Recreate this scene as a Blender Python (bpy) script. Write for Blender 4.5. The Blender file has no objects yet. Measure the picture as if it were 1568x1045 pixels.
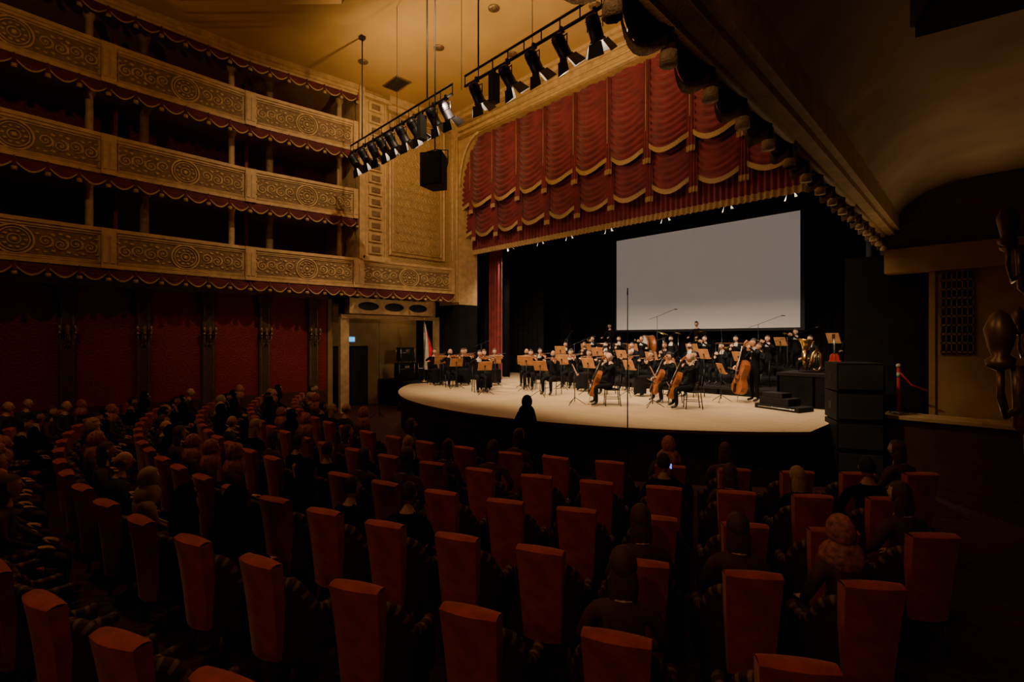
import bpy, math, random
from mathutils import Vector, Matrix
RND=random.Random(11)
pi=math.pi; sin=math.sin; cos=math.cos
V=Vector
# ---------------------------------------------------------------- materials
def mat(name,col,rough=.6,metal=0.0,var=.18,scale=6.0,bump=0.0,bscale=40.0,emit=0.0,sheen=0.0,spec=.5):
    m=bpy.data.materials.new(name); m.use_nodes=True
    nt=m.node_tree; b=nt.nodes['Principled BSDF']
    tc=nt.nodes.new('ShaderNodeTexCoord')
    n=nt.nodes.new('ShaderNodeTexNoise'); n.inputs['Scale'].default_value=scale; n.inputs['Detail'].default_value=3
    nt.links.new(tc.outputs['Object'],n.inputs['Vector'])
    r=nt.nodes.new('ShaderNodeValToRGB')
    r.color_ramp.elements[0].position=.3; r.color_ramp.elements[1].position=.7
    r.color_ramp.elements[0].color=[c*(1-var) for c in col]+[1]
    r.color_ramp.elements[1].color=[min(1,c*(1+var)) for c in col]+[1]
    nt.links.new(n.outputs['Fac'],r.inputs['Fac']); nt.links.new(r.outputs['Color'],b.inputs['Base Color'])
    b.inputs['Roughness'].default_value=rough; b.inputs['Metallic'].default_value=metal
    b.inputs['Specular IOR Level'].default_value=spec
    if sheen: b.inputs['Sheen Weight'].default_value=sheen
    if bump:
        n2=nt.nodes.new('ShaderNodeTexNoise'); n2.inputs['Scale'].default_value=bscale
        nt.links.new(tc.outputs['Object'],n2.inputs['Vector'])
        bp=nt.nodes.new('ShaderNodeBump'); bp.inputs['Strength'].default_value=bump; bp.inputs['Distance'].default_value=.02
        nt.links.new(n2.outputs['Fac'],bp.inputs['Height']); nt.links.new(bp.outputs['Normal'],b.inputs['Normal'])
    if emit:
        b.inputs['Emission Color'].default_value=list(col)+[1]; b.inputs['Emission Strength'].default_value=emit
    return m
def damask(name,c1,c2,scale,bump=.5):
    m=mat(name,c1,.55)
    nt=m.node_tree; b=nt.nodes['Principled BSDF']; tc=[n for n in nt.nodes if n.type=='TEX_COORD'][0]
    vo=nt.nodes.new('ShaderNodeTexVoronoi'); vo.inputs['Scale'].default_value=scale; vo.inputs['Randomness'].default_value=.25
    nt.links.new(tc.outputs['Object'],vo.inputs['Vector'])
    mt=nt.nodes.new('ShaderNodeMath'); mt.operation='SINE'
    ml=nt.nodes.new('ShaderNodeMath'); ml.operation='MULTIPLY'; ml.inputs[1].default_value=26
    nt.links.new(vo.outputs['Distance'],ml.inputs[0]); nt.links.new(ml.outputs[0],mt.inputs[0])
    r=nt.nodes.new('ShaderNodeValToRGB'); r.color_ramp.elements[0].color=list(c1)+[1]; r.color_ramp.elements[1].color=list(c2)+[1]
    nt.links.new(mt.outputs[0],r.inputs['Fac']); nt.links.new(r.outputs['Color'],b.inputs['Base Color'])
    bp=nt.nodes.new('ShaderNodeBump'); bp.inputs['Strength'].default_value=bump; bp.inputs['Distance'].default_value=.03
    nt.links.new(mt.outputs[0],bp.inputs['Height']); nt.links.new(bp.outputs['Normal'],b.inputs['Normal'])
    return m
def planks(name,c1,c2,c3,rough):
    m=mat(name,c1,rough); nt=m.node_tree; b=nt.nodes['Principled BSDF']; tc=[n for n in nt.nodes if n.type=='TEX_COORD'][0]
    br=nt.nodes.new('ShaderNodeTexBrick'); br.inputs['Scale'].default_value=1
    br.inputs['Brick Width'].default_value=2.2; br.inputs['Row Height'].default_value=.16; br.inputs['Mortar Size'].default_value=.006
    br.inputs['Color1'].default_value=list(c1)+[1]; br.inputs['Color2'].default_value=list(c2)+[1]; br.inputs['Mortar'].default_value=list(c3)+[1]
    nt.links.new(tc.outputs['Object'],br.inputs['Vector'])
    nz=nt.nodes.new('ShaderNodeTexNoise'); nz.inputs['Scale'].default_value=1.3; nz.inputs['Detail'].default_value=6
    nt.links.new(tc.outputs['Object'],nz.inputs['Vector'])
    mx=nt.nodes.new('ShaderNodeMixRGB'); mx.blend_type='MULTIPLY'; mx.inputs['Fac'].default_value=.35
    nt.links.new(br.outputs['Color'],mx.inputs[1]); nt.links.new(nz.outputs['Fac'],mx.inputs[2])
    nt.links.new(mx.outputs[0],b.inputs['Base Color'])
    return m
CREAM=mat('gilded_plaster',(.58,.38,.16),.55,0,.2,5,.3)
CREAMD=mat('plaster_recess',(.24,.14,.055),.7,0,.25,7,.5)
GOLDWALL=mat('ochre_wall',(.38,.23,.08),.7,0,.15,2,.2)
CEIL=mat('ceiling_plaster',(.52,.32,.11),.8,0,.12,.6,.1)
DAM=damask('damask_wall',(.42,.26,.09),(.52,.34,.13),3.2,.35)
REDWALL=damask('red_wall_fabric',(.22,.010,.010),(.26,.014,.012),2.6,.15)
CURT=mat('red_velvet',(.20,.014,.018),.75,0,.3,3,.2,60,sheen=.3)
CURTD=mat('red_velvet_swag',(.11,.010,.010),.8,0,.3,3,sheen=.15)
FRINGE=mat('gold_fringe',(.50,.32,.12),.5,.1,.35,45,.6,90)
FRINGEL=mat('gold_fringe_lit',(.66,.50,.28),.6,0,.3,45,.6,90)  # lighter copy of the gold fringe, stage light put into its colour
BLACKC=mat('black_drape',(.010,.010,.010),.95,0,.3,2,spec=.1)
BLACK=mat('black_metal',(.015,.015,.016),.45,.3,.2)
BLACKP=mat('black_plywood',(.014,.013,.012),.8,spec=.2)
BRONZE=mat('bronze',(.30,.20,.11),.4,.7,.3,12)
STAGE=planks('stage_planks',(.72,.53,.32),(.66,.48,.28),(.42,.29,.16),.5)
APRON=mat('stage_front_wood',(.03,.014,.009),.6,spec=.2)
CARPET=damask('floor_carpet',(.045,.009,.006),(.08,.02,.01),2.0,.1)
CHRED=mat('chair_red_velvet',(.46,.05,.018),.7,0,.25,10,.2,80,sheen=.3)
CHDARK=mat('chair_dark_upholstery',(.05,.013,.010),.6,0,.3,12)
CHSTR=mat('chair_stripe_cream',(.20,.13,.075),.6)
CHWOOD=mat('chair_wood',(.08,.032,.015),.45)
DESK=mat('music_desk_wood',(.50,.23,.09),.5,0,.15,8)
PAPER=mat('sheet_paper',(.75,.70,.62),.8,0,.04)
SUIT=mat('black_suit',(.006,.006,.007),.85,0,.3,10,spec=.15)
SHIRT=mat('white_shirt',(.5,.48,.45),.7,0,.05)
SK1=mat('skin_light',(.66,.38,.25),.5,0,.08,20); SK2=mat('skin_tan',(.45,.24,.14),.5,0,.08,20)
HB=mat('hair_black',(.015,.011,.009),.6,0,.3,60,.4,150); HBR=mat('hair_brown',(.09,.04,.02),.6,0,.3,60,.4,150)
HG=mat('hair_blond',(.45,.29,.13),.6,0,.25,60,.4,150); HGREY=mat('hair_grey',(.25,.23,.21),.6,0,.2,60,.4,150)
EYEW=mat('eye_white',(.75,.72,.7),.3); EYED=mat('eye_dark',(.02,.012,.01),.2); LIP=mat('lips',(.40,.12,.09),.5)
SCBK=mat('scarf_black',(.008,.008,.010),.9,spec=.1); SCPK=mat('scarf_pattern',(.40,.15,.12),.8,0,.6,25)
SCCR=mat('scarf_cream',(.42,.33,.24),.8,0,.15); DRBR=mat('dress_brown',(.08,.03,.02),.8,0,.3); DRGN=mat('dress_green',(.03,.04,.03),.8,0,.3)
VARN=mat('violin_varnish',(.32,.10,.03),.28,0,.25,9); EBONY=mat('ebony',(.015,.012,.01),.35); STRG=mat('steel_string',(.6,.6,.6),.3,1)
BRASS=mat('brass',(.75,.5,.16),.25,1,.1); CHROME=mat('chrome',(.6,.6,.6),.2,1,.05); DRUMH=mat('drum_head',(.75,.72,.65),.5)
COPPER=mat('copper',(.6,.26,.12),.3,1,.1); BOWW=mat('bow_wood',(.30,.10,.04),.4); MASKM=mat('face_mask',(.03,.03,.035),.8)
LENS=mat('lamp_lens',(1,.86,.66),.3,0,.02,emit=45)
ALU=mat('lamp_reflector',(.8,.76,.7),.5,.1)
SCREEN=mat('projection_screen',(.78,.70,.64),.9,0,.03,.4,emit=.16)  # emission stands in for light falling on the screen
SPKG=mat('speaker_grille',(.022,.022,.024),.6,.2,.5,90,.6,160)
FLAGW=mat('flag_white',(.7,.66,.64),.8); FLAGR=mat('flag_crimson',(.7,.02,.05),.8)
EXITG=mat('exit_sign_glow',(.06,.45,.9),.5,emit=1.5); PHONE=mat('phone_screen',(.25,.3,1.0),.3,emit=1.2)
WHITEP=mat('white_paint',(.6,.58,.55),.6); ROPE=mat('rope_red',(.6,.02,.02),.6)
# ---------------------------------------------------------------- mesh builder
class MB:
    def __init__(s): s.v=[];s.f=[];s.m=[];s.s=[];s.mats=[]
    def mi(s,m):
        if m not in s.mats: s.mats.append(m)
        return s.mats.index(m)
    def add(s,vs,fs,m,smooth=False,M=None):
        o=len(s.v)
        for p in vs:
            p=V(p)
            s.v.append(tuple(M@p) if M is not None else tuple(p))
        k=s.mi(m)
        for f in fs: s.f.append([i+o for i in f]); s.m.append(k); s.s.append(smooth)
    def box(s,a,b,m,M=None):
        x0,y0,z0=[min(a[i],b[i]) for i in range(3)]; x1,y1,z1=[max(a[i],b[i]) for i in range(3)]
        vs=[(x0,y0,z0),(x1,y0,z0),(x1,y1,z0),(x0,y1,z0),(x0,y0,z1),(x1,y0,z1),(x1,y1,z1),(x0,y1,z1)]
        s.add(vs,[(0,3,2,1),(4,5,6,7),(0,1,5,4),(1,2,6,5),(2,3,7,6),(3,0,4,7)],m,False,M)
    def tube(s,path,rad,m,n=8,M=None,closed=False,smooth=True,mats=None):
        P=[V(p) for p in path]; k=len(P)
        if not isinstance(rad,(list,tuple)): rad=[rad]*k
        vs=[];up=None
        for i in range(k):
            if closed: t=P[(i+1)%k]-P[i-1]
            else: t=P[min(i+1,k-1)]-P[max(i-1,0)]
            if t.length<1e-9: t=V((0,0,1))
            t.normalize()
            if up is None:
                up=V((0,0,1)) if abs(t.z)<.9 else V((1,0,0))
            a=up-t*up.dot(t)
            if a.length<1e-6: a=V((1,0,0))-t*t.x
            a.normalize(); b=t.cross(a); up=a
            for j in range(n):
                q=2*pi*j/n; vs.append(P[i]+(a*cos(q)+b*sin(q))*rad[i])
        fs=[]
        for i in range(k if closed else k-1):
            i2=(i+1)%k
            for j in range(n):
                fs.append((i*n+j,i*n+(j+1)%n,i2*n+(j+1)%n,i2*n+j))
        if mats:
            o=len(s.v)
            for p in vs: s.v.append(tuple(M@p) if M is not None else tuple(p))
            for q,f in enumerate(fs):
                s.f.append([i+o for i in f]); s.m.append(s.mi(mats[(q//n)%len(mats)])); s.s.append(smooth)
        else:
            if not closed: fs+= [tuple(range(n-1,-1,-1)), tuple(range((k-1)*n,k*n))]
            s.add(vs,fs,m,smooth,M)
    def lathe(s,prof,c,m,n=20,M=None,smooth=True):
        vs=[];c=V(c)
        for r,z in prof:
            for j in range(n):
                q=2*pi*j/n; vs.append(c+V((r*cos(q),r*sin(q),z)))
        fs=[]
        for i in range(len(prof)-1):
            for j in range(n): fs.append((i*n+j,i*n+(j+1)%n,(i+1)*n+(j+1)%n,(i+1)*n+j))
        s.add(vs,fs,m,smooth,M)
    def ell(s,c,r,m,nu=14,nv=9,M=None,fn=None,keep=None):
        vs=[];c=V(c);dirs=[]
        for i in range(nv+1):
            th=pi*i/nv
            for j in range(nu):
                ph=2*pi*j/nu; d=V((sin(th)*cos(ph),sin(th)*sin(ph),cos(th))); dirs.append(d)
                p=V((d.x*r[0],d.y*r[1],d.z*r[2]))
                if fn: p=fn(d,p)
                vs.append(c+p)
        fs=[]
        for i in range(nv):
            for j in range(nu):
                f=(i*nu+j,(i+1)*nu+j,(i+1)*nu+(j+1)%nu,i*nu+(j+1)%nu)
                if keep and not keep(sum((dirs[q] for q in f),V((0,0,0)))/4): continue
                fs.append(f)
        s.add(vs,fs,m,True,M)
    def grid(s,fn,nu,nv,m,M=None,smooth=True):
        vs=[fn(i/nu,j/nv) for j in range(nv+1) for i in range(nu+1)]
        fs=[(j*(nu+1)+i,j*(nu+1)+i+1,(j+1)*(nu+1)+i+1,(j+1)*(nu+1)+i) for j in range(nv) for i in range(nu)]
        s.add(vs,fs,m,smooth,M)
    def prism(s,poly,z0,z1,m,M=None,side=None):
        n=len(poly); vs=[(p[0],p[1],z0) for p in poly]+[(p[0],p[1],z1) for p in poly]
        s.add(vs,[tuple(range(n-1,-1,-1)),tuple(range(n,2*n))],m,False,M)
        s.add(vs,[(i,(i+1)%n,n+(i+1)%n,n+i) for i in range(n)],side or m,False,M)
    def mesh(s,name):
        me=bpy.data.meshes.new(name); me.from_pydata(s.v,[],s.f)
        for m in s.mats: me.materials.append(m)
        me.polygons.foreach_set('material_index',s.m); me.polygons.foreach_set('use_smooth',s.s); me.update()
        return me
def place(name,me,loc=(0,0,0),rz=0,scale=(1,1,1),bevel=0,rot=None):
    if isinstance(me,MB): me=me.mesh(name)
    o=bpy.data.objects.new(name,me); bpy.context.scene.collection.objects.link(o)
    o.location=loc; o.rotation_euler=rot if rot else (0,0,rz); o.scale=scale
    if bevel:
        b=o.modifiers.new('Bevel','BEVEL'); b.width=bevel; b.segments=2; b.limit_method='ANGLE'
    return o
# ---------------------------------------------------------------- ROOM SHELL
CX=-10.0; PY=13.8; SZ=1.1; CEILZ=12.5
FR=[(-16.3,-5.8),(-17.25,-2.2),(-17.75,1.5),(-18.0,5.2),(-17.65,8.85),(-17.35,13.25)]
b=MB(); b.box((-21,-9,-.1),(2.5,24,0),CARPET); place('floor',b)
b=MB(); b.box((-20.6,-9,CEILZ),(.45,14.3,CEILZ+.2),CEIL); place('ceiling',b)
def octo(h,c=(CX,-0.2)):
    k=h*.5
    return [(c[0]-k,c[1]+h),(c[0]+k,c[1]+h),(c[0]+h,c[1]+k),(c[0]+h,c[1]-k),(c[0]+k,c[1]-h),(c[0]-k,c[1]-h),(c[0]-h,c[1]-k),(c[0]-h,c[1]+k)]
b=MB()
for h0,h1,dz in ((7.5,7.1,.10),(7.1,6.6,.2),(6.6,6.35,.3),(6.35,5.9,.16)):
    A=octo(h0);B=octo(h1)
    for i in range(8):
        j=(i+1)%8
        b.prism([A[i],A[j],B[j],B[i]],CEILZ-dz,CEILZ-.002,CEIL)
place('ceiling_moulding',b)
b=MB()
for (x,y) in ((-13.4,9.6),(-10.7,9.6),(-8,9.6),(-15.9,8.2),(-12,11.6),(-8.6,11.6),(-5.4,9.4)):
    b.lathe([(.13,-.03),(.17,-.03),(.17,0),(.13,0),(.13,-.03),(.02,-.005)],(x,y,CEILZ-.002),BRONZE,16)
place('ceiling_downlights',b)
b=MB()
b.box((-16.9,9.5,CEILZ-.04),(-15.9,10.15,CEILZ-.002),BRONZE)
for i in range(7): b.box((-16.85,9.54+i*.08,CEILZ-.07),(-15.95,9.57+i*.08,CEILZ-.04),BLACK)
place('ceiling_air_vent',b)
b=MB(); b.box((-20.8,-9,0),(-20.6,24,CEILZ),REDWALL); place('wall_left',b)
b=MB(); b.box((-20.6,-9.2,0),(.45,-9,CEILZ),REDWALL); place('wall_back',b)
b=MB(); b.box((.45,-9,0),(.65,14.2,CEILZ),mat('right_wall_paint',(.10,.055,.03),.8)); place('wall_right',b)
b=MB()
WX=-19.2
b.box((WX-.2,-8.9,0),(WX,8.35,4.7),REDWALL)
b.box((WX,-8.9,4.45),(WX+.12,8.35,4.7),CREAMD)
b.box((WX,-8.9,0),(WX+.08,8.35,.9),CHWOOD)
ys=[-8.15+1.77*i for i in range(10)]
PILD=mat('pilaster_dark',(.08,.04,.022),.6)
for y in ys:
    b.box((WX,y-.19,0),(WX+.16,y+.19,4.45),PILD)
    b.box((WX,y-.24,4.2),(WX+.22,y+.24,4.45),PILD)
    b.box((WX,y-.24,0),(WX+.2,y+.24,.5),PILD)
    for s in (-1,1):
        b.box((WX+.16,y+s*.13-.015,.7),(WX+.18,y+s*.13+.015,4.0),BRONZE)
place('wall_left_lower',b)
def sconce():
    b=MB()
    b.ell((0,0,0),(.07,.03,.17),BRONZE,12,8)
    b.tube([(0,-.02,-.28),(0,-.07,-.2),(0,-.08,-.05),(0,-.08,.1)],[.012,.028,.022,.03],BRONZE)
    for s in (-1,0,1):
        b.tube([(0,-.06,-.1),(s*.09,-.12,-.15),(s*.16,-.14,-.05),(s*.17,-.14,.08)],[.014,.013,.012,.012],BRONZE)
        b.lathe([(.012,0),(.05,.02),(.055,.05),(.03,.07),(.045,.12),(.06,.2),(.035,.27),(.0,.3)],(s*.17,-.14,.08),BRONZE if s else CREAMD,12)
    for s in (-1,1):
        b.tube([(0,-.03,.1),(s*.06,-.05,.2),(s*.12,-.05,.16),(s*.08,-.05,.1)],[.014,.012,.01,.005],BRONZE)
        b.tube([(0,-.03,-.15),(s*.07,-.05,-.24),(s*.1,-.05,-.33),(s*.03,-.05,-.36)],[.014,.012,.01,.005],BRONZE)
    return b.mesh('wall_sconce')
SC=sconce()
for y in ys[2:]: place('wall_sconce',SC,(WX+.2,y,2.95),pi/2)
def swags(b,p0,p1,n,ztop,edge,drop,m,out,fr=FRINGE,fh=.07,bulge=.09,tail=True):
    p0=V((p0[0],p0[1],0));p1=V((p1[0],p1[1],0));o=V((out[0],out[1],0)).normalized()
    for k in range(n):
        a=p0.lerp(p1,k/n);c=p0.lerp(p1,(k+1)/n)
        def zb(u): return ztop-edge-drop*sin(pi*u)
        def P(u,v):
            z=ztop+(zb(u)-ztop)*v
            q=a.lerp(c,u)+o*(.02+bulge*sin(pi*u)*v**.6+.02*sin(2*pi*v*3.5)*sin(pi*u))
            return (q.x,q.y,z)
        b.grid(P,10,10,m)
        def F(u,v):
            q=P(u,1);return (q[0]+o.x*.012,q[1]+o.y*.012,q[2]+.01-v*fh)
        b.grid(F,10,1,fr)
    if tail:
        for k in range(n+1):
            a=p0.lerp(p1,k/n)+o*.06
            b.tube([(a.x,a.y,ztop),(a.x,a.y,ztop-edge-.08),(a.x,a.y,ztop-edge-drop*.75)],[.02,.045,.06],m,7)
            b.tube([(a.x,a.y,ztop-edge-drop*.75),(a.x,a.y,ztop-edge-drop*.75-.09)],[.062,.066],fr,7)
# ---------------------------------------------------------------- BALCONIES
def tier_front(L):
    b=MB();H=1.11
    b.box((0,0,0),(L,.22,H),CREAM)
    b.box((0,-.10,H-.1),(L,.3,H),CREAM); b.box((0,-.05,H-.17),(L,.0,H-.1),CREAM)
    b.box((0,-.07,0),(L,0,.1),CREAM); b.tube([(0,-.03,.13),(L,-.03,.13)],.03,CREAM)
    for s in (0,1):
        x=s*L; x0,x1=(x,x+.17) if s==0 else (x-.17,x)
        b.box((x0,-.13,0),(x1,.0,H),CREAM)
        b.box((x0+.03,-.16,.14),(x1-.03,-.13,H-.2),CREAM)
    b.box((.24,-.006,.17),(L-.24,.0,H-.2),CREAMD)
    x0,x1,z0,z1=.24,L-.24,.18,H-.21
    b.tube([(x0,-.02,z0),(x1,-.02,z0),(x1,-.02,z1),(x0,-.02,z1)],.022,CREAM,6,closed=True,smooth=False)
    cx=L/2;cz=(z0+z1)/2
    for r,t in ((.36,.028),(.29,.016),(.12,.014)):
        b.tube([(cx+r*cos(q*pi/14),-.03,cz+r*sin(q*pi/14)) for q in range(28)],t,CREAM,6,closed=True)
    for q in range(10):
        a=q*2*pi/10
        b.ell((cx+.205*cos(a),-.03,cz+.205*sin(a)),(.045,.025,.03),CREAM,8,5,)
    b.ell((cx,-.03,cz),(.06,.04,.06),CREAM,8,5)
    def spiral(x,z,r,a0,dr):
        pts=[];rr=[]
        for i in range(15):
            t=i/14;a=a0+dr*t*3.3*pi;q=r*(1-t*.86)
            pts.append((x+q*cos(a),-.022,z+q*sin(a)));rr.append(.024*(1-.5*t))
        b.tube(pts,rr,CREAM,5); b.ell((x,-.022,z),(.03,.025,.03),CREAM,6,4)
    nsp=4; l=(L/2-.36-.24-.06)
    for s in (-1,1):
        for i in range(nsp):
            x=cx+s*(.36+.06+l*(i+.5)/nsp); up=1 if i%2==0 else -1
            spiral(x,cz+up*.03,.165,-pi/2*up,s*up)
            for dx,dz in ((-.15,.2),(.15,-.2),(.13,.22),(-.14,-.22),(0,.25*-up)):
                b.ell((x+dx,-.02,cz+dz),(.055,.02,.028),CREAM,6,4)
            b.ell((x+s*l/nsp*.5,-.02,cz),(.025,.02,.11),CREAM,6,4)
    return b.mesh('balcony_front')
TF=tier_front(3.7)
TZ=[4.86,7.46,10.01]
for ti,z in enumerate(TZ):
    nseg=5 if ti==0 else 4
    for i in range(nseg):
        p0=V(FR[i]);p1=V(FR[i+1]);d=p1-p0;L=d.length
        place('balcony_front',TF,(p0.x,p0.y,z),math.atan2(d.y,d.x),(L/3.7,1,1))
    b=MB()
    pts=FR[:nseg+1]
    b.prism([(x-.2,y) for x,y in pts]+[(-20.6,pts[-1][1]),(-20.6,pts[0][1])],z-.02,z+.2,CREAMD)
    place('balcony_floor',b)
    b=MB()
    for i in range(nseg):
        p0=V(FR[i]);p1=V(FR[i+1]);d=(p1-p0).normalized()
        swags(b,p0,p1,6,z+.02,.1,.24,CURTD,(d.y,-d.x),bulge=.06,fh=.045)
    place('balcony_swag_valance',b)
b=MB()
zt=11.95
for i in range(4):
    p0=V(FR[i]);p1=V(FR[i+1]);d=(p1-p0);n=V((d.y,-d.x)).normalized()
    M=Matrix.Translation((p0.x,p0.y,0))@Matrix.Rotation(math.atan2(d.y,d.x),4,'Z')
    L=d.length
    b.box((0,-.05,zt+.2),(L,.3,CEILZ),CREAM,M); b.box((0,-.2,zt+.38),(L,0,CEILZ),CREAM,M); b.box((0,-.12,zt+.28),(L,0,zt+.38),CREAM,M)
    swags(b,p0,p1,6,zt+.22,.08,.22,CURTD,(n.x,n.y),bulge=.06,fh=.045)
place('balcony_cornice',b)
b=MB()
for ti,z in enumerate(TZ[:3]):
    z0=z+.2; z1=(TZ[ti+1] if ti<2 else zt+.2)
    for i in range(5):
        x,y=FR[i]
        for dx,dy,r in ((-.75,-.35,.1),(-1.0,.95,.13)):
            if i==4 and dy>0: continue
            b.lathe([(r*1.5,0),(r*1.5,.1),(r,.16),(r*.92,(z1-z0)*.9),(r*1.2,(z1-z0)*.93),(r*1.5,(z1-z0)*.97),(r*1.5,z1-z0)],(x+dx,y+dy,z0),CREAM if dy<0 else CREAMD,14)  # rear columns take the darker plaster, shade put into the colour
        b.box((-20.5,y+.25,z0),(x-1.4,y+.35,z1),REDWALL)
place('balcony_box_columns',b)
b=MB()
b.box((-20.6,8.9,5.0),(-17.55,9.1,CEILZ),CREAM)
b.box((-17.75,8.86,5.97),(-17.45,9.08,CEILZ),CREAM)
place('trim_1',b)
b=MB()
b.box((-17.9,9.08,5.9),(-17.62,10.12,CEILZ),CREAM)
for i in range(13):
    z=6.2+i*.46
    b.box((-17.62,9.3,z),(-17.54,9.86,z+.36),CREAM); b.box((-17.54,9.4,z+.08),(-17.5,9.76,z+.28),CREAMD)
for y in (9.14,10.02): b.tube([(-17.6,y,5.9),(-17.6,y,12.2)],.045,CREAM,8)
b.box((-17.95,9.0,12.15),(-17.4,10.2,12.3),CREAM); b.box((-17.95,9.0,5.9),(-17.45,10.2,6.1),CREAM)
place('pilaster_beaded',b,bevel=.012)
b=MB()
b.box((-18.0,10.12,5.9),(-17.75,13.3,CEILZ),DAM)
y0,y1,z0,z1=10.3,12.95,6.3,11.9
b.tube([(-17.72,y0,z0),(-17.72,y1,z0),(-17.72,y1,z1),(-17.72,y0,z1)],.07,CREAM,6,closed=True,smooth=False)
b.tube([(-17.73,y0+.14,z0+.14),(-17.73,y1-.14,z0+.14),(-17.73,y1-.14,z1-.14),(-17.73,y0+.14,z1-.14)],.03,CREAM,6,closed=True,smooth=False)
for r in range(15):
    for c in range(7):
        y=y0+.34+c*.33+(.16 if r%2 else 0); z=z0+.35+r*.35
        if y>y1-.25: continue
        b.tube([(-17.75,y,z-.16),(-17.72,y+.07,z-.05),(-17.72,y,z+.08),(-17.75,y-.05,z+.15)],[.01,.03,.025,.008],CREAM,5)
        b.tube([(-17.75,y,z-.16),(-17.72,y-.08,z-.03),(-17.75,y-.1,z+.06)],[.01,.024,.006],CREAM,5)
b.box((-17.9,10.1,12.0),(-17.5,13.4,12.2),CREAM);b.box((-17.9,10.1,12.2),(-17.35,13.4,CEILZ),CREAM)
place('wall_left_damask_panel',b)
# proscenium
b=MB()
OL,OR=-17.05,-2.5 ; OT=11.5
b.box((-20.6,13.3,0),(OL,14.3,4.4),BLACKC)
b.box((-20.6,13.3,4.4),(OL,14.3,CEILZ),CREAM)
b.box((OL-.45,13.2,4.5),(OL-.02,13.3,CEILZ),CREAM)
b.tube([(OL-.06,13.2,4.5),(OL-.06,13.2,OT)],.07,CREAM,8); b.tube([(OL-.4,13.2,4.5),(OL-.4,13.2,12)],.05,CREAM,8)
b.box((OL,13.3,OT),(OR,14.3,CEILZ),CREAM)
b.box((OR,13.3,6.2),(.45,14.3,CEILZ),CREAM)
for z,t in ((OT+.08,.07),(OT+.35,.04),(OT+.62,.06)): b.tube([(OL-.4,13.27,z),(OR+.4,13.27,z)],t,CREAM,8)
b.box((OL-.5,13.05,12.25),(.4,13.3,CEILZ),CREAM); b.box((OL-.5,12.9,12.38),(.4,13.3,CEILZ),CREAM)
for sx,ox in ((1,OL),(-1,OR)):
    poly=[(ox-sx*.02,OT+.02),(ox+sx*1.3,OT+.02)]
    for a in range(9):
        q=a/8*pi/2
        poly.append((ox+sx*(1.3-1.3*sin(q)),OT-2.0+2.0*cos(q)))
    M=Matrix(((1,0,0,0),(0,0,-1,13.75),(0,1,0,0),(0,0,0,1)))
    b.prism(poly,.05,.42,CREAM,M)
    b.tube([(p[0],13.3,p[1]) for p in poly[2:]],.06,CREAM,8)
place('proscenium_arch',b)
b=MB(); b.box((-20.6,23,0),(-.4,23.2,12),BLACKC); place('wall_stage_back',b)
b=MB(); b.box((-20.6,14.3,0),(-20.4,23,12),BLACKC); place('wall_stage_left',b)
b=MB(); b.box((-.6,14.3,0),(-.4,23,12),BLACKC); place('wall_stage_right',b)
b=MB(); b.box((-20.6,14.3,12),(-.4,23.2,12.2),BLACKC); place('ceiling_stage',b)
# ---------------------------------------------------------------- STAGE
b=MB()
poly=[]
RA=9.4
a0=math.asin(-7.1/RA);a1=math.asin(7.1/RA)
for i in range(41):
    a=a0+(a1-a0)*i/40; poly.append((CX+RA*sin(a),17-RA*cos(a)))
poly+=[(-2.9,13.35),(-2.9,14.31),(-.6,14.31),(-.6,23),(-20.4,23),(-20.4,14.31),(-17.05,14.31),(-17.05,13.35)]
b.prism(poly,SZ-.06,SZ,STAGE,side=CHWOOD)
poly2=[(CX+(x-CX)*.992,y+.08) for x,y in poly[:41]]+[(-3.0,13.35),(-17.0,13.35)]
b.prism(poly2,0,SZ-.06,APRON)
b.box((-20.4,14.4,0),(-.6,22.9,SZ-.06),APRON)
place('stage_platform',b)
b=MB(); b.box((-20.3,11.2,0),(-17.15,13.28,SZ),BLACKP); b.box((-17.7,10.9,0),(-17.15,11.2,SZ*.6),BLACKP); b.box((-17.7,10.6,0),(-17.15,10.9,SZ*.3),BLACKP); place('side_stage_platform',b)
def riser(name,x0,x1,y0,y1,h):
    b=MB(); b.box((x0,y0,SZ+h-.08),(x1,y1,SZ+h),BLACKP)
    nx=max(2,int((x1-x0)/1.5))
    for i in range(nx+1):
        x=x0+.05+(x1-x0-.1)*i/nx
        for y in (y0+.05,y1-.05): b.box((x-.03,y-.03,SZ),(x+.03,y+.03,SZ+h-.08),BLACK)
    b.box((x0+.02,y0+.02,SZ),(x1-.02,y0+.03,SZ+h-.08),BLACKC)
    b.box((x0+.02,y0,SZ+.0),(x0+.03,y1,SZ+h-.08),BLACKC); b.box((x1-.03,y0,SZ),(x1-.02,y1,SZ+h-.08),BLACKC)
    place(name,b)
R1,R2,R3=.25,.5,.75
riser('orchestra_riser',-15.2,-3.6,16.0,17.6,R1)
riser('orchestra_riser',-15.2,-3.4,17.62,19.2,R2)
riser('orchestra_riser',-15.4,-3.2,19.22,21.2,R3)
riser('instrument_riser',-4.7,-2.9,14.5,15.95,.9)
b=MB(); b.box((-14.55,21.5,3.36),(-6.1,21.53,7.92),SCREEN)
b.box((-14.7,21.54,3.25),(-5.95,21.6,8.05),BLACK)
for x in (-13.5,-7.2): b.tube([(x,21.57,8.0),(x,21.57,12)],.02,BLACK,6)
place('projection_screen',b)
def drape(name,x0,x1,y,z0,z1,m,per=.35,amp=.09):
    b=MB(); n=max(8,int((x1-x0)/per*8))
    def P(u,v):
        x=x0+(x1-x0)*u; q=y+amp*sin(2*pi*x/per)*(0.7+.3*v)+.03*sin(x*5.1)
        return (x,q,z1+(z0-z1)*v)
    b.grid(P,n,3,m); place(name,b)
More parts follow.
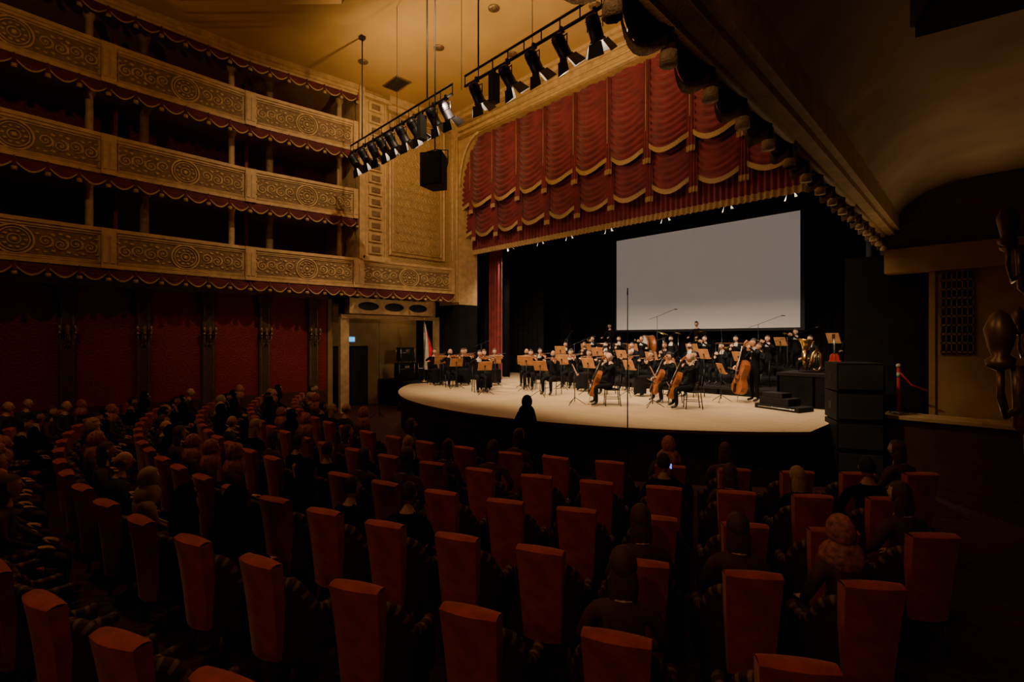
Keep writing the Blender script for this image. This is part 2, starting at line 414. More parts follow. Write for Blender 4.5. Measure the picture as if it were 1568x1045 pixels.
drape('black_backdrop',-20.3,-.7,22.4,SZ,11.9,BLACKC)
for y in (16.2,18.6,20.8):
    drape('black_leg_drape',-20.2,-16.9,y,SZ,11.9,BLACKC); drape('black_leg_drape',-3.0,-.7,y,SZ,11.9,BLACKC)
drape('black_border_drape',-20.2,-.7,17.4,8.6,11.9,BLACKC)
drape('black_border_drape',-20.2,-.7,20.3,8.4,11.9,BLACKC)
drape('red_side_curtain',-17.0,-16.1,15.0,SZ,9,CURT,.22,.08)
# main red valance
b=MB()
W=1.42; X0=-16.62; ycur=13.95
bounds=[X0-W]+[X0+W*i for i in range(11)]
def column(b,xa,xb,ztop,ze,drop,y,rip,lam,bul,nv):
    def P(u,v):
        zb=ze-drop*sin(pi*u)
        z=ztop+(zb-ztop)*v
        s=z+.42*sin(pi*u)+.05*sin(xa*3+z*2)
        f=abs(sin(pi*s/lam))
        yy=y-bul*sin(pi*u)*(.4+.6*v)-rip*f*(.35+.65*sin(pi*u))-.03*sin(2*pi*u*4)*(1-sin(pi*u))
        return (xa+(xb-xa)*u,yy,z)
    b.grid(P,16,nv,CURT)
    def F(u,v):
        q=P(u,1); return (q[0],q[1]-.03,q[2]+.03-v*.15)
    b.grid(F,16,2,FRINGE)
for k in range(len(bounds)-1):
    xa,xb=bounds[k],bounds[k+1]
    if xb>-1.0: break
    column(b,xa,xb,OT+.05,8.95,.42,ycur-.22,.15,.22,.22,80)
    column(b,xa,xb,9.2,7.72,.36,ycur-.05,.13,.2,.18,40)
    for z0,z1,yy,w in ((OT,8.45,ycur-.33,.10),(8.9,7.3,ycur-.18,.10)):
        def T(u,v):
            return (xa-w*(1+.35*v)+2*w*(1+.35*v)*u, yy-.035*cos(2*pi*u*3)-.05*sin(pi*u), z0+(z1-z0)*v)
        b.grid(T,18,6,CURT)
        def T2(u,v):
            q=T(u,1);return (q[0],q[1]-.012,z1+.02-v*.16)
        b.grid(T2,18,1,FRINGE)
    b.tube([(xa,ycur-.42,OT),(xa,ycur-.42,9.3)],.014,FRINGE,6)
def SKa(u,v):
    x=bounds[0]+(-1.1-bounds[0])*u
    return (x,ycur+.12+.05*sin(2*pi*x/.17),8.1+(6.82-8.1)*v)
b.grid(SKa,700,3,CURT)
def SKb(u,v):
    q=SKa(u,1); return (q[0],q[1]-.012,6.84-v*.2)
b.grid(SKb,700,1,FRINGE)
place('main_curtain_valance',b)
# ---------------------------------------------------------------- door section on left
b=MB()
DX=-18.5
b.box((DX-.2,8.6,0),(DX,8.95,4.6),CREAM); b.box((DX-.2,13.05,0),(DX,13.28,4.6),CREAM)
b.box((DX-.2,8.6,3.88),(DX,13.28,4.7),CREAM)
b.box((DX,8.5,4.6),(DX+.25,13.28,4.78),CREAM); b.box((DX,8.6,3.72),(DX+.08,13.1,3.86),CREAM)
b.box((DX,8.75,3.9),(DX+.45,12.6,4.5),CREAM)
for i in range(3):
    y=9.1+i*1.15
    b.ell((DX+.45,y+.45,4.2),(.03,.46,.17),BLACK,20,8)
b.box((-20.6,8.4,0),(WX-.0,8.6,4.6),GOLDWALL)
b.box((-20.6,8.6,4.3),(DX-.2,13.28,4.6),CREAMD)
place('door_1_frame',b,bevel=.015)
b=MB(); b.box((-20.58,8.6,0),(-20.4,13.28,4.3),GOLDWALL); place('wall_side_passage',b)
b=MB(); b.box((-20.4,9.0,0),(-20.3,10.7,2.6),BLACKP)
for y in (9.05,9.9): b.box((-20.3,y,.1),(-20.27,y+.75,2.5),BLACK)
b.tube([(-20.25,9.83,1.1),(-20.22,9.83,1.15),(-20.22,9.83,1.45),(-20.25,9.83,1.5)],.012,CHROME)
place('door_2',b)
b=MB(); b.box((-20.3,9.55,2.8),(-20.24,10.05,2.98),EXITG); b.box((-20.4,9.5,2.76),(-20.3,10.1,3.02),WHITEP); place('exit_sign',b)
b=MB()
b.lathe([(0,0),(.16,0),(.16,.03),(.03,.06),(.02,.1)],(0,0,0),BRASS,14)
b.tube([(0,0,.05),(0,0,2.6)],.017,BRASS,8); b.ell((0,0,2.65),(.04,.04,.06),BRASS)
def FG(u,v):
    return (.02+.52*u*(.3+.7*v)+.03*sin(v*4), .05*sin(u*9+v*2)*(.3+v), 2.52-v*2.0-u*.2*(1-v)*3)
b.grid(lambda u,v:FG(u*.4,v),6,14,FLAGW); b.grid(lambda u,v:FG(.4+u*.6,v),8,14,FLAGR)
place('flag_on_pole',b,(-17.6,11.85,SZ),.8)
def case():
    b=MB(); b.box((-.35,-.3,.08),(.35,.3,.75),BLACKP)
    for x in (-.35,.35):
        for y in (-.3,.3): b.tube([(x,y,.08),(x,y,.75)],.018,CHROME,6); b.ell((x*.8,y*.8,.05),(.03,.045,.05),BLACK,8,6)
    b.tube([(-.36,-.31,.5),(.36,-.31,.5)],.01,CHROME); b.box((-.1,-.32,.55),(.1,-.3,.65),CHROME)
    return b.mesh('equipment_case')
CS=case()
place('equipment_case',CS,(-18.9,11.7,SZ),1.4); place('equipment_case',CS,(-18.9,12.6,SZ),1.5); place('equipment_case',CS,(-18.9,11.75,SZ+.76),1.4,(.9,.9,.9))
# ---------------------------------------------------------------- RIGHT BALCONY
RF=[(-1.6,-8.6),(-1.6,-4.9),(-1.62,-1.2),(-1.66,2.5),(-1.78,6.1),(-1.93,9.7),(-2.08,13.27)]
SOF=mat('balcony_soffit',(.46,.31,.17),.85,0,.2,1.0)
def rfx(y):
    for i in range(6):
        if y<=RF[i+1][1]: return RF[i][0]+(RF[i+1][0]-RF[i][0])*(y-RF[i][1])/(RF[i+1][1]-RF[i][1])
    return RF[-1][0]
b=MB(); b.box((-.75,-8.6,6.1),(.45,13.27,6.2),SOF)
# coved part of the soffit, with ribs added to give stripes of light, coming down to the valance
def cove(u,v):
    y=-8.6+21.87*u; x0=rfx(y)+.1
    q=v*pi/2
    return (x0+(-.7-x0)*(1-cos(q)), y, 5.16+.95*sin(q)-.045*abs(sin(pi*y/.74))*(1-v)*sin(q*2))
b.grid(cove,320,10,SOF)
place('ceiling_under_balcony',b)
b2=MB(); bs=MB()
for i in range(6):
    p0=V(RF[i]);p1=V(RF[i+1]);d=p1-p0;L=d.length
    place('balcony_front',TF,(p1.x,p1.y,5.22),math.atan2(-d.y,-d.x),(L/3.7,1,1))
    M=Matrix.Translation((p0.x,p0.y,0))@Matrix.Rotation(math.atan2(d.y,d.x),4,'Z')
    b2.box((0,-.14,5.13),(L,.14,5.23),CREAM,M); b2.tube([(0,.05,5.12),(L,.05,5.12)],.05,CREAM,8,M)
    nn=(-d.y,d.x)
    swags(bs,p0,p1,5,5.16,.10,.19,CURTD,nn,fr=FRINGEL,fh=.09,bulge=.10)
place('trim_2',b2); place('balcony_swag_valance',bs)
b=MB()
b.box((-2.1,13.3,4.75),(.45,13.5,6.1),mat('brown_fascia',(.14,.07,.035),.7))
b.box((-1.32,13.3,0),(.45,13.5,4.75),GOLDWALL)
b.box((-2.9,13.5,0),(-1.3,13.6,4.75),BLACKC)  # black sheet standing in for the shade of an open doorway
b.box((-2.1,13.1,4.3),(.45,13.5,4.8),GOLDWALL,None)
b.box((-1.38,13.24,0),(-1.28,13.34,4.3),GOLDWALL)
b.box((-1.2,13.27,2.6),(-.7,13.3,4.25),BLACK)
for i in range(9): b.box((-1.2,13.24,2.62+i*.18),(-.7,13.27,2.66+i*.18),CREAMD)
for i in range(7): b.box((-1.2+i*.08,13.24,2.6),(-1.18+i*.08,13.27,4.25),CREAMD)
place('wall_proscenium_right',b)
b=MB(); b.box((-2.0,12.6,0),(.3,13.2,1.28),CHWOOD); b.box((-2.05,12.5,1.28),(.3,13.2,1.36),CREAM); place('side_counter',b,bevel=.01)
for (x,y,z,s) in ((.08,5.3,2.55,1.5),(.08,7.6,3.75,1.5),(.12,9.8,2.85,1.3)):
    place('wall_sconce',SC,(x,y,z),-pi/2,(s,s,s))
b=MB()
for y in (6.4,10.6):
    b.box((.15,y-.25,0),(.45,y+.25,6.0),CHWOOD); b.box((.1,y-.3,5.6),(.45,y+.3,6.0),CHWOOD); b.box((.1,y-.3,0),(.45,y+.3,.6),CHWOOD)
for (y,z) in ((5.3,2.55),(7.6,3.75),(9.8,2.85)): b.box((.08,y-.16,z-.5),(.45,y+.16,z+.5),CHWOOD)
place('wall_right_pilasters',b,bevel=.02)
# ---------------------------------------------------------------- SPEAKERS
def speaker_stack():
    b=MB()
    for i in range(4):
        z=.04+i*.6
        b.box((-.42,-.4,z),(.42,.4,z+.57),BLACKP); b.box((-.38,-.43,z+.04),(.38,-.4,z+.53),SPKG)
        b.box((-.42,-.41,z),(.42,-.4,z+.02),BLACK)
        for s in (-1,1): b.box((s*.42-.01,-.1,z+.2),(s*.42+.01,.1,z+.35),BLACK)
    return b
place('speaker_stack',speaker_stack(),(-2.5,12.35,0),.5,bevel=.012)
b=MB()
b.prism([(-.3,-.25),(.3,-.25),(.2,.3),(-.2,.3)],-.42,.42,BLACKP); b.box((-.27,-.28,-.38),(.27,-.25,.38),SPKG)
b.tube([(-.31,0,0),(-.36,0,.2),(-.36,0,.5),(0,0,.55),(.36,0,.5),(.36,0,.2),(.31,0,0)],.015,BLACK)
b.tube([(0,0,.55),(0,0,CEILZ-7.2)],.018,BLACK)
place('hanging_loudspeaker',b,(-10.5,7.4,7.2),.5,bevel=.01)
b=MB()
b.prism([(-.3,-.3),(.3,-.3),(.2,.3),(-.2,.3)],-.4,.4,BLACKP); b.box((-.27,-.33,-.36),(.27,-.3,.36),SPKG)
b.tube([(0,0,.4),(0,0,.9),(0,.3,.9)],.03,BLACK)
place('wall_loudspeaker',b,(-.02,3.2,4.9),-1.2,bevel=.01)
b=MB()
b.add([(-.3,-.22,0),(.3,-.22,0),(.3,.22,0),(-.3,.22,0),(-.3,-.1,.34),(.3,-.1,.34),(.3,.2,.12),(-.3,.2,.12)],[(0,3,2,1),(0,1,5,4),(1,2,6,5),(2,3,7,6),(3,0,4,7)],BLACKP)
b.add([(-.27,-.085,.335),(.27,-.085,.335),(.27,.19,.135),(-.27,.19,.135)],[(0,1,2,3)],mat('monitor_grille',(.2,.19,.17),.5))
place('floor_monitor',b,(-6.5,7.3,.25),pi*.95)
b=MB(); b.box((-.5,-.3,0),(.5,.3,.25),BLACKP); b.box((-.52,-.32,.2),(.52,.32,.25),CHWOOD); place('monitor_plinth',b,(-6.5,7.3,0))
# ---------------------------------------------------------------- TRUSS + SPOTLIGHTS
TY,TZZ=7.5,9.0
b=MB()
for x0,x1 in ((-15.4,-9.9),(-9.4,-3.4)):
    b.tube([(x0,TY,TZZ),(x1,TY,TZZ)],.035,BLACK); b.tube([(x0,TY,TZZ+.25),(x1,TY,TZZ+.25)],.028,BLACK)
    n=int((x1-x0)/.5)
    for i in range(n+1):
        x=x0+(x1-x0)*i/n
        b.tube([(x,TY,TZZ),(x,TY,TZZ+.25)],.014,BLACK,6)
for x in (-14.6,-11.0,-8.9,-5.2): b.tube([(x,TY,TZZ+.25),(x,TY,CEILZ)],.02,BLACK); b.box((x-.08,TY-.08,CEILZ-.1),(x+.08,TY+.08,CEILZ),BLACK)
for x in (-12.6,-9.6,-7.2): b.tube([(x,TY+.05,TZZ),(x,TY+.05,CEILZ)],.008,BLACK,5)
place('lighting_bar',b)
def spotlamp(tilt):
    b=MB()
    b.box((-.03,-.05,-.02),(.03,.05,.08),BLACK)
    b.tube([(0,0,0),(0,0,-.12)],.012,BLACK)
    b.tube([(-.16,0,-.32),(-.16,0,-.12),(.16,0,-.12),(.16,0,-.32)],.013,BLACK,6)
    M=Matrix.Translation((0,0,-.32))@Matrix.Rotation(tilt,4,'X')
    b.lathe([(0,.26),(.08,.26),(.12,.22),(.13,.1),(.13,-.16),(.15,-.17),(.15,-.2),(.135,-.2),(.12,-.17),(.12,.0),(0,.0)],(0,0,0),BLACK,18,M)
    for i in range(4): b.lathe([(.135,.04+i*.04),(.142,.05+i*.04),(.135,.06+i*.04)],(0,0,0),BLACK,18,M)
    b.ell((0,0,-.15),(.11,.11,.03),LENS,14,6,M)
    for a in range(4):
        R=M@Matrix.Rotation(a*pi/2,4,'Z')
        w=.13
        b.add([(-w,.145,-.2),(w,.145,-.2),(w*1.3,.27,-.42),(-w*1.3,.27,-.42)],[(0,1,2,3)],ALU,False,R)
        b.add([(-w,.152,-.198),(w,.152,-.198),(w*1.3,.277,-.418),(-w*1.3,.277,-.418)],[(3,2,1,0)],BLACK,False,R)
    return b.mesh('stage_spotlight')
SL=spotlamp(math.radians(38))
def addspot(name,loc,target,energy,ang,blend=.6,col=(1,.72,.43),r=.06):
    l=bpy.data.lights.new(name,'SPOT'); l.energy=energy; l.spot_size=math.radians(ang); l.spot_blend=blend; l.color=col; l.shadow_soft_size=r
    o=bpy.data.objects.new(name,l); bpy.context.scene.collection.objects.link(o); o.location=loc
    o.rotation_euler=(V(target)-V(loc)).to_track_quat('-Z','Y').to_euler(); return o
lx=[-15.1,-14.45,-13.85,-13.3,-12.8,-12.2,-11.6,-10.7,-10.15, -8.95,-7.9,-7.1,-6.35,-5.55,-4.7]
for i,x in enumerate(lx):
    tx=CX+(x-CX)*.75
    place('stage_spotlight',SL,(x,TY,TZZ-.03),RND.uniform(-.25,.25))
    if i in (0,3,6,9,12,14):
        loc=V((x,TY,TZZ-.35)); d=(V((tx,13,2))-loc).normalized()
        addspot('spot_beam',loc+d*.2,(tx,13.2,1.6),1200,72,.7)
b=MB()
for x in (-11.25,-8.35):
    b.box((x-.09,TY-.1,TZZ-.75),(x+.09,TY+.1,TZZ-.1),SPKG); b.box((x-.03,TY-.04,TZZ-.12),(x+.03,TY+.04,TZZ+.02),BLACK)
place('line_loudspeaker',b,bevel=.01)
SL2=spotlamp(math.radians(25))
for x in (-15.6,-13.6,-12.1,-10.3,-8.1,-6.1,-4.4):
    place('stage_spotlight',SL2,(x,14.75,7.25),RND.uniform(-.2,.2),(.75,.75,.75))
    addspot('top_beam',(x,14.85,6.85),(x,16.4,1.1),450,120,.8,(1,.78,.54))
b=MB(); b.tube([(-17,14.75,7.27),(-2.8,14.75,7.27)],.03,BLACK)
for x in (-16,-12,-8,-4): b.tube([(x,14.75,7.27),(x,14.75,12)],.008,BLACK,5)
place('lighting_batten',b)
# ---------------------------------------------------------------- PEOPLE
def hand(b,w,f,n,thumb,skin,curl=.5):
    f=V(f).normalized(); n=V(n); n=(n-f*n.dot(f)).normalized(); s=f.cross(n)
    M=Matrix((( s.x,f.x,n.x,w[0]),(s.y,f.y,n.y,w[1]),(s.z,f.z,n.z,w[2]),(0,0,0,1)))
    b.ell((0,.045,0),(.042,.055,.016),skin,10,6,M)
    for i,(x,l) in enumerate(((-.03,.062),(-.01,.08),(.011,.085),(.031,.075))):
        if thumb<0: x=-x
        p=V((x,.082,0));pts=[V((x,.06,0)),p];a=0
        for k in range(3):
            a+=curl*(.7 if k==0 else 1.0); p=p+V((0,cos(a),-sin(a)))*l*(.45,.32,.23)[k]; pts.append(p)
        b.tube(pts,[.0095,.0095,.009,.008,.006],skin,6,M)
    t=thumb
    b.tube([(t*.02,.02,-.004),(t*.045,.045,-.012),(t*.058,.07,-.024),(t*.052,.092,-.034)],[.012,.012,.010,.007],skin,6,M)
def head(b,c,skin,hair,style,pitch=0,yaw=0,mask=False):
    M=Matrix.Translation(c)@Matrix.Rotation(yaw,4,'Z')@Matrix.Rotation(pitch,4,'X')
    def jaw(d,p):
        k=max(0,-d.z); p.x*=1-.30*k*k; p.y*=1-.12*k
        if d.y<0: p.y*=1.06
        if d.y>.5 and abs(d.z)<.25 and .2<abs(d.x)<.6: p.y-=.006
        if d.y>.3 and d.z<-.75: p.y+=.012
        return p
    b.ell((0,0,0),(.077,.095,.118),skin,18,14,M,jaw)
    b.tube([(0,.088,.022),(0,.100,0),(0,.116,-.024),(0,.098,-.034)],[.007,.009,.014,.008],skin,7,M)
    for s in (-1,1):
        b.ell((s*.031,.083,.008),(.014,.010,.008),EYEW,8,6,M); b.ell((s*.031,.090,.008),(.006,.005,.006),EYED,6,5,M)
        b.tube([(s*.048,.080,.026),(s*.03,.091,.031),(s*.015,.092,.027)],[.003,.004,.003],hair or HB,5,M)
        b.ell((s*.078,-.004,-.004),(.010,.022,.030),skin,8,6,M)
    if mask:
        b.ell((0,.02,-.05),(.072,.09,.058),MASKM,14,8,M,None,lambda d:d.y>.05)
    else:
        b.ell((0,.087,-.052),(.023,.009,.007),LIP,8,5,M)
    if style=='short':
        b.ell((0,-.010,.014),(.085,.103,.116),hair,18,12,M,None,lambda d:(d.z>.42 or d.y<.12) and d.z>-.45)
    elif style=='long':
        b.ell((0,-.012,.014),(.090,.106,.118),hair,18,12,M,None,lambda d:(d.z>.42 or d.y<.15) )
        b.ell((0,-.055,-.11),(.095,.06,.19),hair,14,10,M)
    elif style=='bun':
        b.ell((0,-.010,.014),(.086,.104,.117),hair,18,12,M,None,lambda d:(d.z>.42 or d.y<.12) and d.z>-.55)
        b.ell((0,-.115,.03),(.045,.04,.045),hair,10,8,M)
    elif style=='bald':
        b.ell((0,-.012,-.005),(.083,.100,.10),hair,18,12,M,None,lambda d:d.y<.05 and -.5<d.z<.35)
    elif style=='scarf':
        b.ell((0,-.010,.006),(.098,.115,.135),hair,18,14,M,None,lambda d:not(d.y>.55 and -.75<d.z<.55 and abs(d.x)<.62))
        def dr(d,p):
            if d.z<0: p.x*=1+.15*sin(d.x*9)
            return p
        b.ell((0,-.02,-.2),(.17,.135,.16),hair,18,10,M,dr)
def skinbody(J,E):
    me=bpy.data.meshes.new('tmp'); me.from_pydata([j[0] for j in J],[(e[0],e[1]) for e in E],[])
    o=bpy.data.objects.new('tmp',me); bpy.context.scene.collection.objects.link(o)
    o.modifiers.new('s','SKIN'); sm=o.modifiers.new('u','SUBSURF'); sm.levels=1
    sv=me.skin_vertices[0].data
    for i,j in enumerate(J): sv[i].radius=j[1]; sv[i].use_root=(i==0)
    dg=bpy.context.evaluated_depsgraph_get(); dg.update()
    ev=o.evaluated_get(dg); m2=ev.to_mesh()
    vs=[v.co.copy() for v in m2.vertices]; fs=[list(p.vertices) for p in m2.polygons]
    ev.to_mesh_clear(); bpy.data.objects.remove(o); bpy.data.meshes.remove(me)
    return vs,fs
def person(pose,top,bottom,skin,hair,style,shirt=False,mask=False,sleeve=True,female=False,skirt=None):
    b=MB(); st=pose.get('stand',False); k=.93 if female else 1
    pz=.95 if st else .56; py=0
    ln=pose.get('lean',0.0)
    def T(x,y,z): return V((x,y+ln*(z-pz),z))
    sh=.185*k
    J=[(T(0,py,pz),(.155,.125)),(T(0,-.01,pz+.18),(.135,.11)),(T(0,-.02,pz+.36),(.165,.12)),(T(0,-.02,pz+.475),(.12,.09)),
       (T(0,-.01,pz+.575),(.058,.058)),(T(0,.015,pz+.655),(.052,.052))]
    E=[(0,1,'t'),(1,2,'t'),(2,3,'t'),(3,4,'t'),(4,5,'s')]
    for s in (-1,1):
        h=len(J)
        if st:
            J+=[(V((s*.1,0,pz-.06)),(.10,.10)),(V((s*.13,.02,.5)),(.066,.066)),(V((s*.14,-.02,.09)),(.045,.045)),(V((s*.16,.14,.045)),(.04,.032))]
        else:
            sp=pose.get('spread',.14)
            J+=[(V((s*.105,.06,pz-.02)),(.10,.095)),(V((s*sp,.46,.53)),(.07,.07)),(V((s*sp*1.02,.43,.10)),(.046,.046)),(V((s*sp*1.08,.58,.045)),(.04,.032))]
        E+=[(0,h,'b'),(h,h+1,'b'),(h+1,h+2,'b'),(h+2,h+3,'f')]
        key='R' if s>0 else 'L'
        el,wr=pose[key][0],pose[key][1]
        a=len(J)
        S=T(s*sh,-.02,pz+.49)
        J+=[(S,(.066,.066)),(V(el),(.044,.044)),(V(wr),(.029,.029))]
        E+=[(3,a,'t'),(a,a+1,'t'),(a+1,a+2,'t' if sleeve else 's')]
    vs,fs=skinbody(J,E)
    o=len(b.v)
    for p in vs: b.v.append(tuple(p))
    mm={'t':top,'b':bottom,'s':skin,'f':EBONY}
    for f in fs:
        c=sum((vs[i] for i in f),V((0,0,0)))/len(f); best=None
        for i,j,m in E:
            A,B=J[i][0],J[j][0]; t=max(0,min(1,(c-A).dot(B-A)/(B-A).length_squared)); dd=(c-A.lerp(B,t)).length-J[i][1][0]*(1-t)-J[j][1][0]*t
            if best is None or dd<best[0]: best=(dd,m)
        m=mm[best[1]]
        if c.z>J[4][0].z and (c-J[4][0]).length<.13 and abs(c.x)<.07: m=skin
        if shirt and best[1]=='t' and c.y>J[2][0].y+.05 and abs(c.x)<.045 and c.z>pz+.32: m=SHIRT
        b.f.append([i+o for i in f]); b.m.append(b.mi(m)); b.s.append(True)
    for key,th in (('R',-1),('L',1)):
        d=pose[key]; w=V(d[1]); f=V(d[2])
        hand(b,tuple(w-f.normalized()*.005),d[2],d[3],th,skin,d[4] if len(d)>4 else .5)
    hc=J[5][0]+V((0,.02,.095)); 
    head(b,hc+V(pose.get('ho',(0,0,0))),skin,hair,style,pose.get('pitch',0),pose.get('yaw',0),mask)
    if skirt and not st:
        def G2(u,v):
            a=2*pi*u; 
            return (.25*cos(a)*(1+.06*sin(a*6)), .42+.16*sin(a)*(1+.06*sin(a*6))+ (0.04*v), .60-v*.5)
        b.grid(G2,28,5,skirt)
        b.ell((0,.25,.56),(.24,.32,.10),skirt,16,8)
    return b
REST={'R':((.27,.02,.83),(.15,.26,.67),(-.2,.9,-.15),(0,.2,1),.35),'L':((-.27,.02,.83),(-.15,.27,.67),(.2,.9,-.15),(0,.2,1),.35)}
POSE_PH={'R':((.30,.12,.90),(.14,.34,1.08),(-.3,.5,.8),(.6,.5,.3),.7),'L':((-.27,.02,.83),(-.15,.27,.67),(.2,.9,-.15),(0,.2,1),.35)}
POSE_V={'R':((.36,.14,.95),(.18,.36,1.13),(-.75,.5,.1),(.2,.1,1),.8),'L':((-.29,.20,.86),(-.30,.42,1.04),(.25,.45,.75),(-.6,.6,0),.8),'yaw':.35,'pitch':-.15,'ho':(-.02,0,0)}
POSE_C={'R':((.38,.17,.83),(.33,.42,.70),(-.2,.6,-.35),(.3,.2,1),.7),'L':((-.37,.13,.98),(-.16,.26,1.10),(.85,.1,.35),(-.2,.9,.3),.9),'spread':.27,'pitch':-.2,'lean':.06}
POSE_W={'R':((.28,.12,.86),(.06,.33,.92),(-.6,.6,.1),(.5,.7,0),.9),'L':((-.27,.12,.90),(-.06,.28,1.04),(.6,.6,.2),(-.5,.7,0),.9),'pitch':-.1}
POSE_T={'R':((.30,.14,.98),(.06,.34,1.2),(-.5,.7,.3),(.7,.5,0),.9),'L':((-.30,.14,.98),(-.06,.32,1.19),(.5,.7,.3),(-.7,.5,0),.9)}
POSE_P={'stand':True,'R':((.28,.10,1.2),(.20,.36,1.14),(-.1,.9,-.1),(.3,0,1),.8),'L':((-.28,.10,1.2),(-.20,.36,1.14),(.1,.9,-.1),(-.3,0,1),.8),'pitch':-.25}
POSE_S={'stand':True,'R':((.25,-.02,1.14),(.26,.06,.86),(0,.15,-1),(1,0,0),.3),'L':((-.25,-.02,1.14),(-.26,.06,.86),(0,.15,-1),(-1,0,0),.3)}
POSE_B={'stand':True,'R':((.34,.14,1.2),(.30,.42,1.02),(-.3,.6,-.4),(.5,.2,1),.7),'L':((-.36,.14,1.38),(-.17,.26,1.56),(.85,.1,.35),(-.2,.9,.3),.9),'pitch':-.15}
PM={}
def var(key,name,*a,**k): PM[key]=person(*a,**k).mesh(name)
var('v1','violinist',POSE_V,SUIT,SUIT,SK1,HB,'short',True)
var('v2','violinist',POSE_V,SUIT,SUIT,SK1,HBR,'long',False,female=True,skirt=SUIT)
var('v3','violinist',POSE_V,SUIT,SUIT,SK2,HGREY,'bald',False,True)
var('c1','cellist',POSE_C,SUIT,SUIT,SK1,HGREY,'bald',False)
var('c2','cellist',POSE_C,SUIT,SUIT,SK1,HB,'bun',False,female=True)
var('b1','bassist',POSE_B,SUIT,SUIT,SK1,HB,'short',True)
var('w1','clarinettist',POSE_W,SUIT,SUIT,SK1,HB,'short',True)
var('w2','clarinettist',POSE_W,SUIT,SUIT,SK2,HBR,'bun',False,female=True)
var('t1','trumpeter',POSE_T,SUIT,SUIT,SK1,HBR,'short',True)
var('p1','percussionist',POSE_P,SUIT,SUIT,SK1,HB,'short',False)
var('r1','seated_musician',REST,SUIT,SUIT,SK1,HB,'short',True,True)
def fiddle(b,M,s,th):
    def w(t):
        pts=[(0,.0),(.03,.055),(.10,.092),(.22,.104),(.36,.085),(.45,.058),(.55,.055),(.64,.066),(.76,.084),(.88,.078),(.96,.05),(1,.0)]
        for i in range(len(pts)-1):
            if pts[i][0]<=t<=pts[i+1][0]:
                k=(t-pts[i][0])/(pts[i+1][0]-pts[i][0]); return pts[i][1]+(pts[i+1][1]-pts[i][1])*k
        return 0
    L=.356; ts=[0,.012,.03,.06,.10,.16,.22,.29,.36,.41,.45,.50,.55,.6,.64,.7,.76,.82,.88,.93,.96,.985,1]
    R=[(w(t)*s,t*L*s) for t in ts]; Lf=[(-x,y) for x,y in R[1:-1]][::-1]
    b.prism(R+Lf,-th/2,th/2,VARN,M)
    for sg in (1,-1):
        def A(u,v):
            t=.02+.96*v; ww=w(t)*s*.94; x=(2*u-1)*ww
            return (x,t*L*s,sg*(th/2+.012*s*cos((u-.5)*pi)*sin(pi*v)))
        b.grid(A,8,14,VARN,M)
    b.box((-.012*s,.34*s,th*.1),(.012*s,.49*s,th/2+.008*s),EBONY,M)
    b.box((-.016*s,.20*s,th/2+.012*s),(.016*s,.47*s,th/2+.02*s),EBONY,M)
    b.tube([(0,.47*s,th/2),(0,.53*s,th/2-.005*s),(0,.555*s,th/2-.02*s),(0,.545*s,th/2-.032*s),(0,.532*s,th/2-.022*s)],[.013*s,.01*s,.011*s,.01*s,.006*s],VARN,8,M)
    for x in (-.02,.02): b.tube([(x*s*1.2,.5*s,th/2),(-x*s*.2,.5*s,th/2)],.004*s,EBONY,5,M)
    b.box((-.022*s,.155*s,th/2),(.022*s,.16*s,th/2+.035*s),CHWOOD,M)
    b.box((-.014*s,.015*s,th/2+.01*s),(.014*s,.11*s,th/2+.022*s),EBONY,M)
    for x in (-.009,-.003,.003,.009): b.tube([(x*s,.1*s,th/2+.02*s),(x*s,.157*s,th/2+.036*s),(x*s*.7,.49*s,th/2+.018*s)],.0009*s+.0004,STRG,4,M)
    for x in (-1,1): b.tube([(x*.03*s,.13*s,th/2+.012*s),(x*.04*s,.16*s,th/2+.011*s),(x*.036*s,.2*s,th/2+.011*s)],.003*s,EBONY,5,M)
def frame(o,yd,nz):
    y=V(yd).normalized(); z=V(nz); z=(z-y*z.dot(y)).normalized(); x=y.cross(z)
    return Matrix(((x.x,y.x,z.x,o[0]),(x.y,y.y,z.y,o[1]),(x.z,y.z,z.z,o[2]),(0,0,0,1)))
def bow(b,p,q):
    p=V(p);q=V(q); b.tube([p,p.lerp(q,.5)+V((0,0,.01)),q],[.005,.004,.003],BOWW,6)
    dn=V((0,0,-.018)); b.tube([p+dn,q+dn*.6],.002,PAPER,4); b.box(tuple(p+V((-.015,-.008,-.022))),tuple(p+V((.02,.008,.0))),EBONY)
b=MB(); fiddle(b,frame((-.06,.09,1.165),(-.5,.85,-.06),(.15,.1,1)),1,.036); bow(b,(.10,.42,1.19),(-.45,.12,1.24)); IV=b.mesh('violin')
b=MB(); fiddle(b,frame((.02,.56,.24),(-.10,-.36,1),(0,1,.36)),2.12,.12); b.tube([(.02,.57,.26),(.03,.63,.0)],.008,CHROME); bow(b,(.34,.60,.66),(-.36,.62,.60)); IC=b.mesh('cello')
b=MB(); fiddle(b,frame((.03,.48,.22),(-.10,-.14,1),(0,1,.15)),2.8,.18); b.tube([(.03,.48,.24),(.03,.50,.0)],.01,CHROME); bow(b,(.34,.62,.98),(-.30,.64,.92)); IB=b.mesh('double_bass')
b=MB(); b.tube([(0,.11,1.27),(0,.15,1.21),(0,.40,.82)],[.006,.013,.014],EBONY,10); b.tube([(0,.40,.82),(0,.425,.78),(0,.44,.755)],[.014,.02,.035],EBONY,12)
for i in range(9): 
    t=.15+i*.085; p=V((0,.15,1.21)).lerp(V((0,.40,.82)),t); b.ell(p+V((0,.014,.008)),(.009,.006,.009),CHROME,6,4)
IW=b.mesh('clarinet')
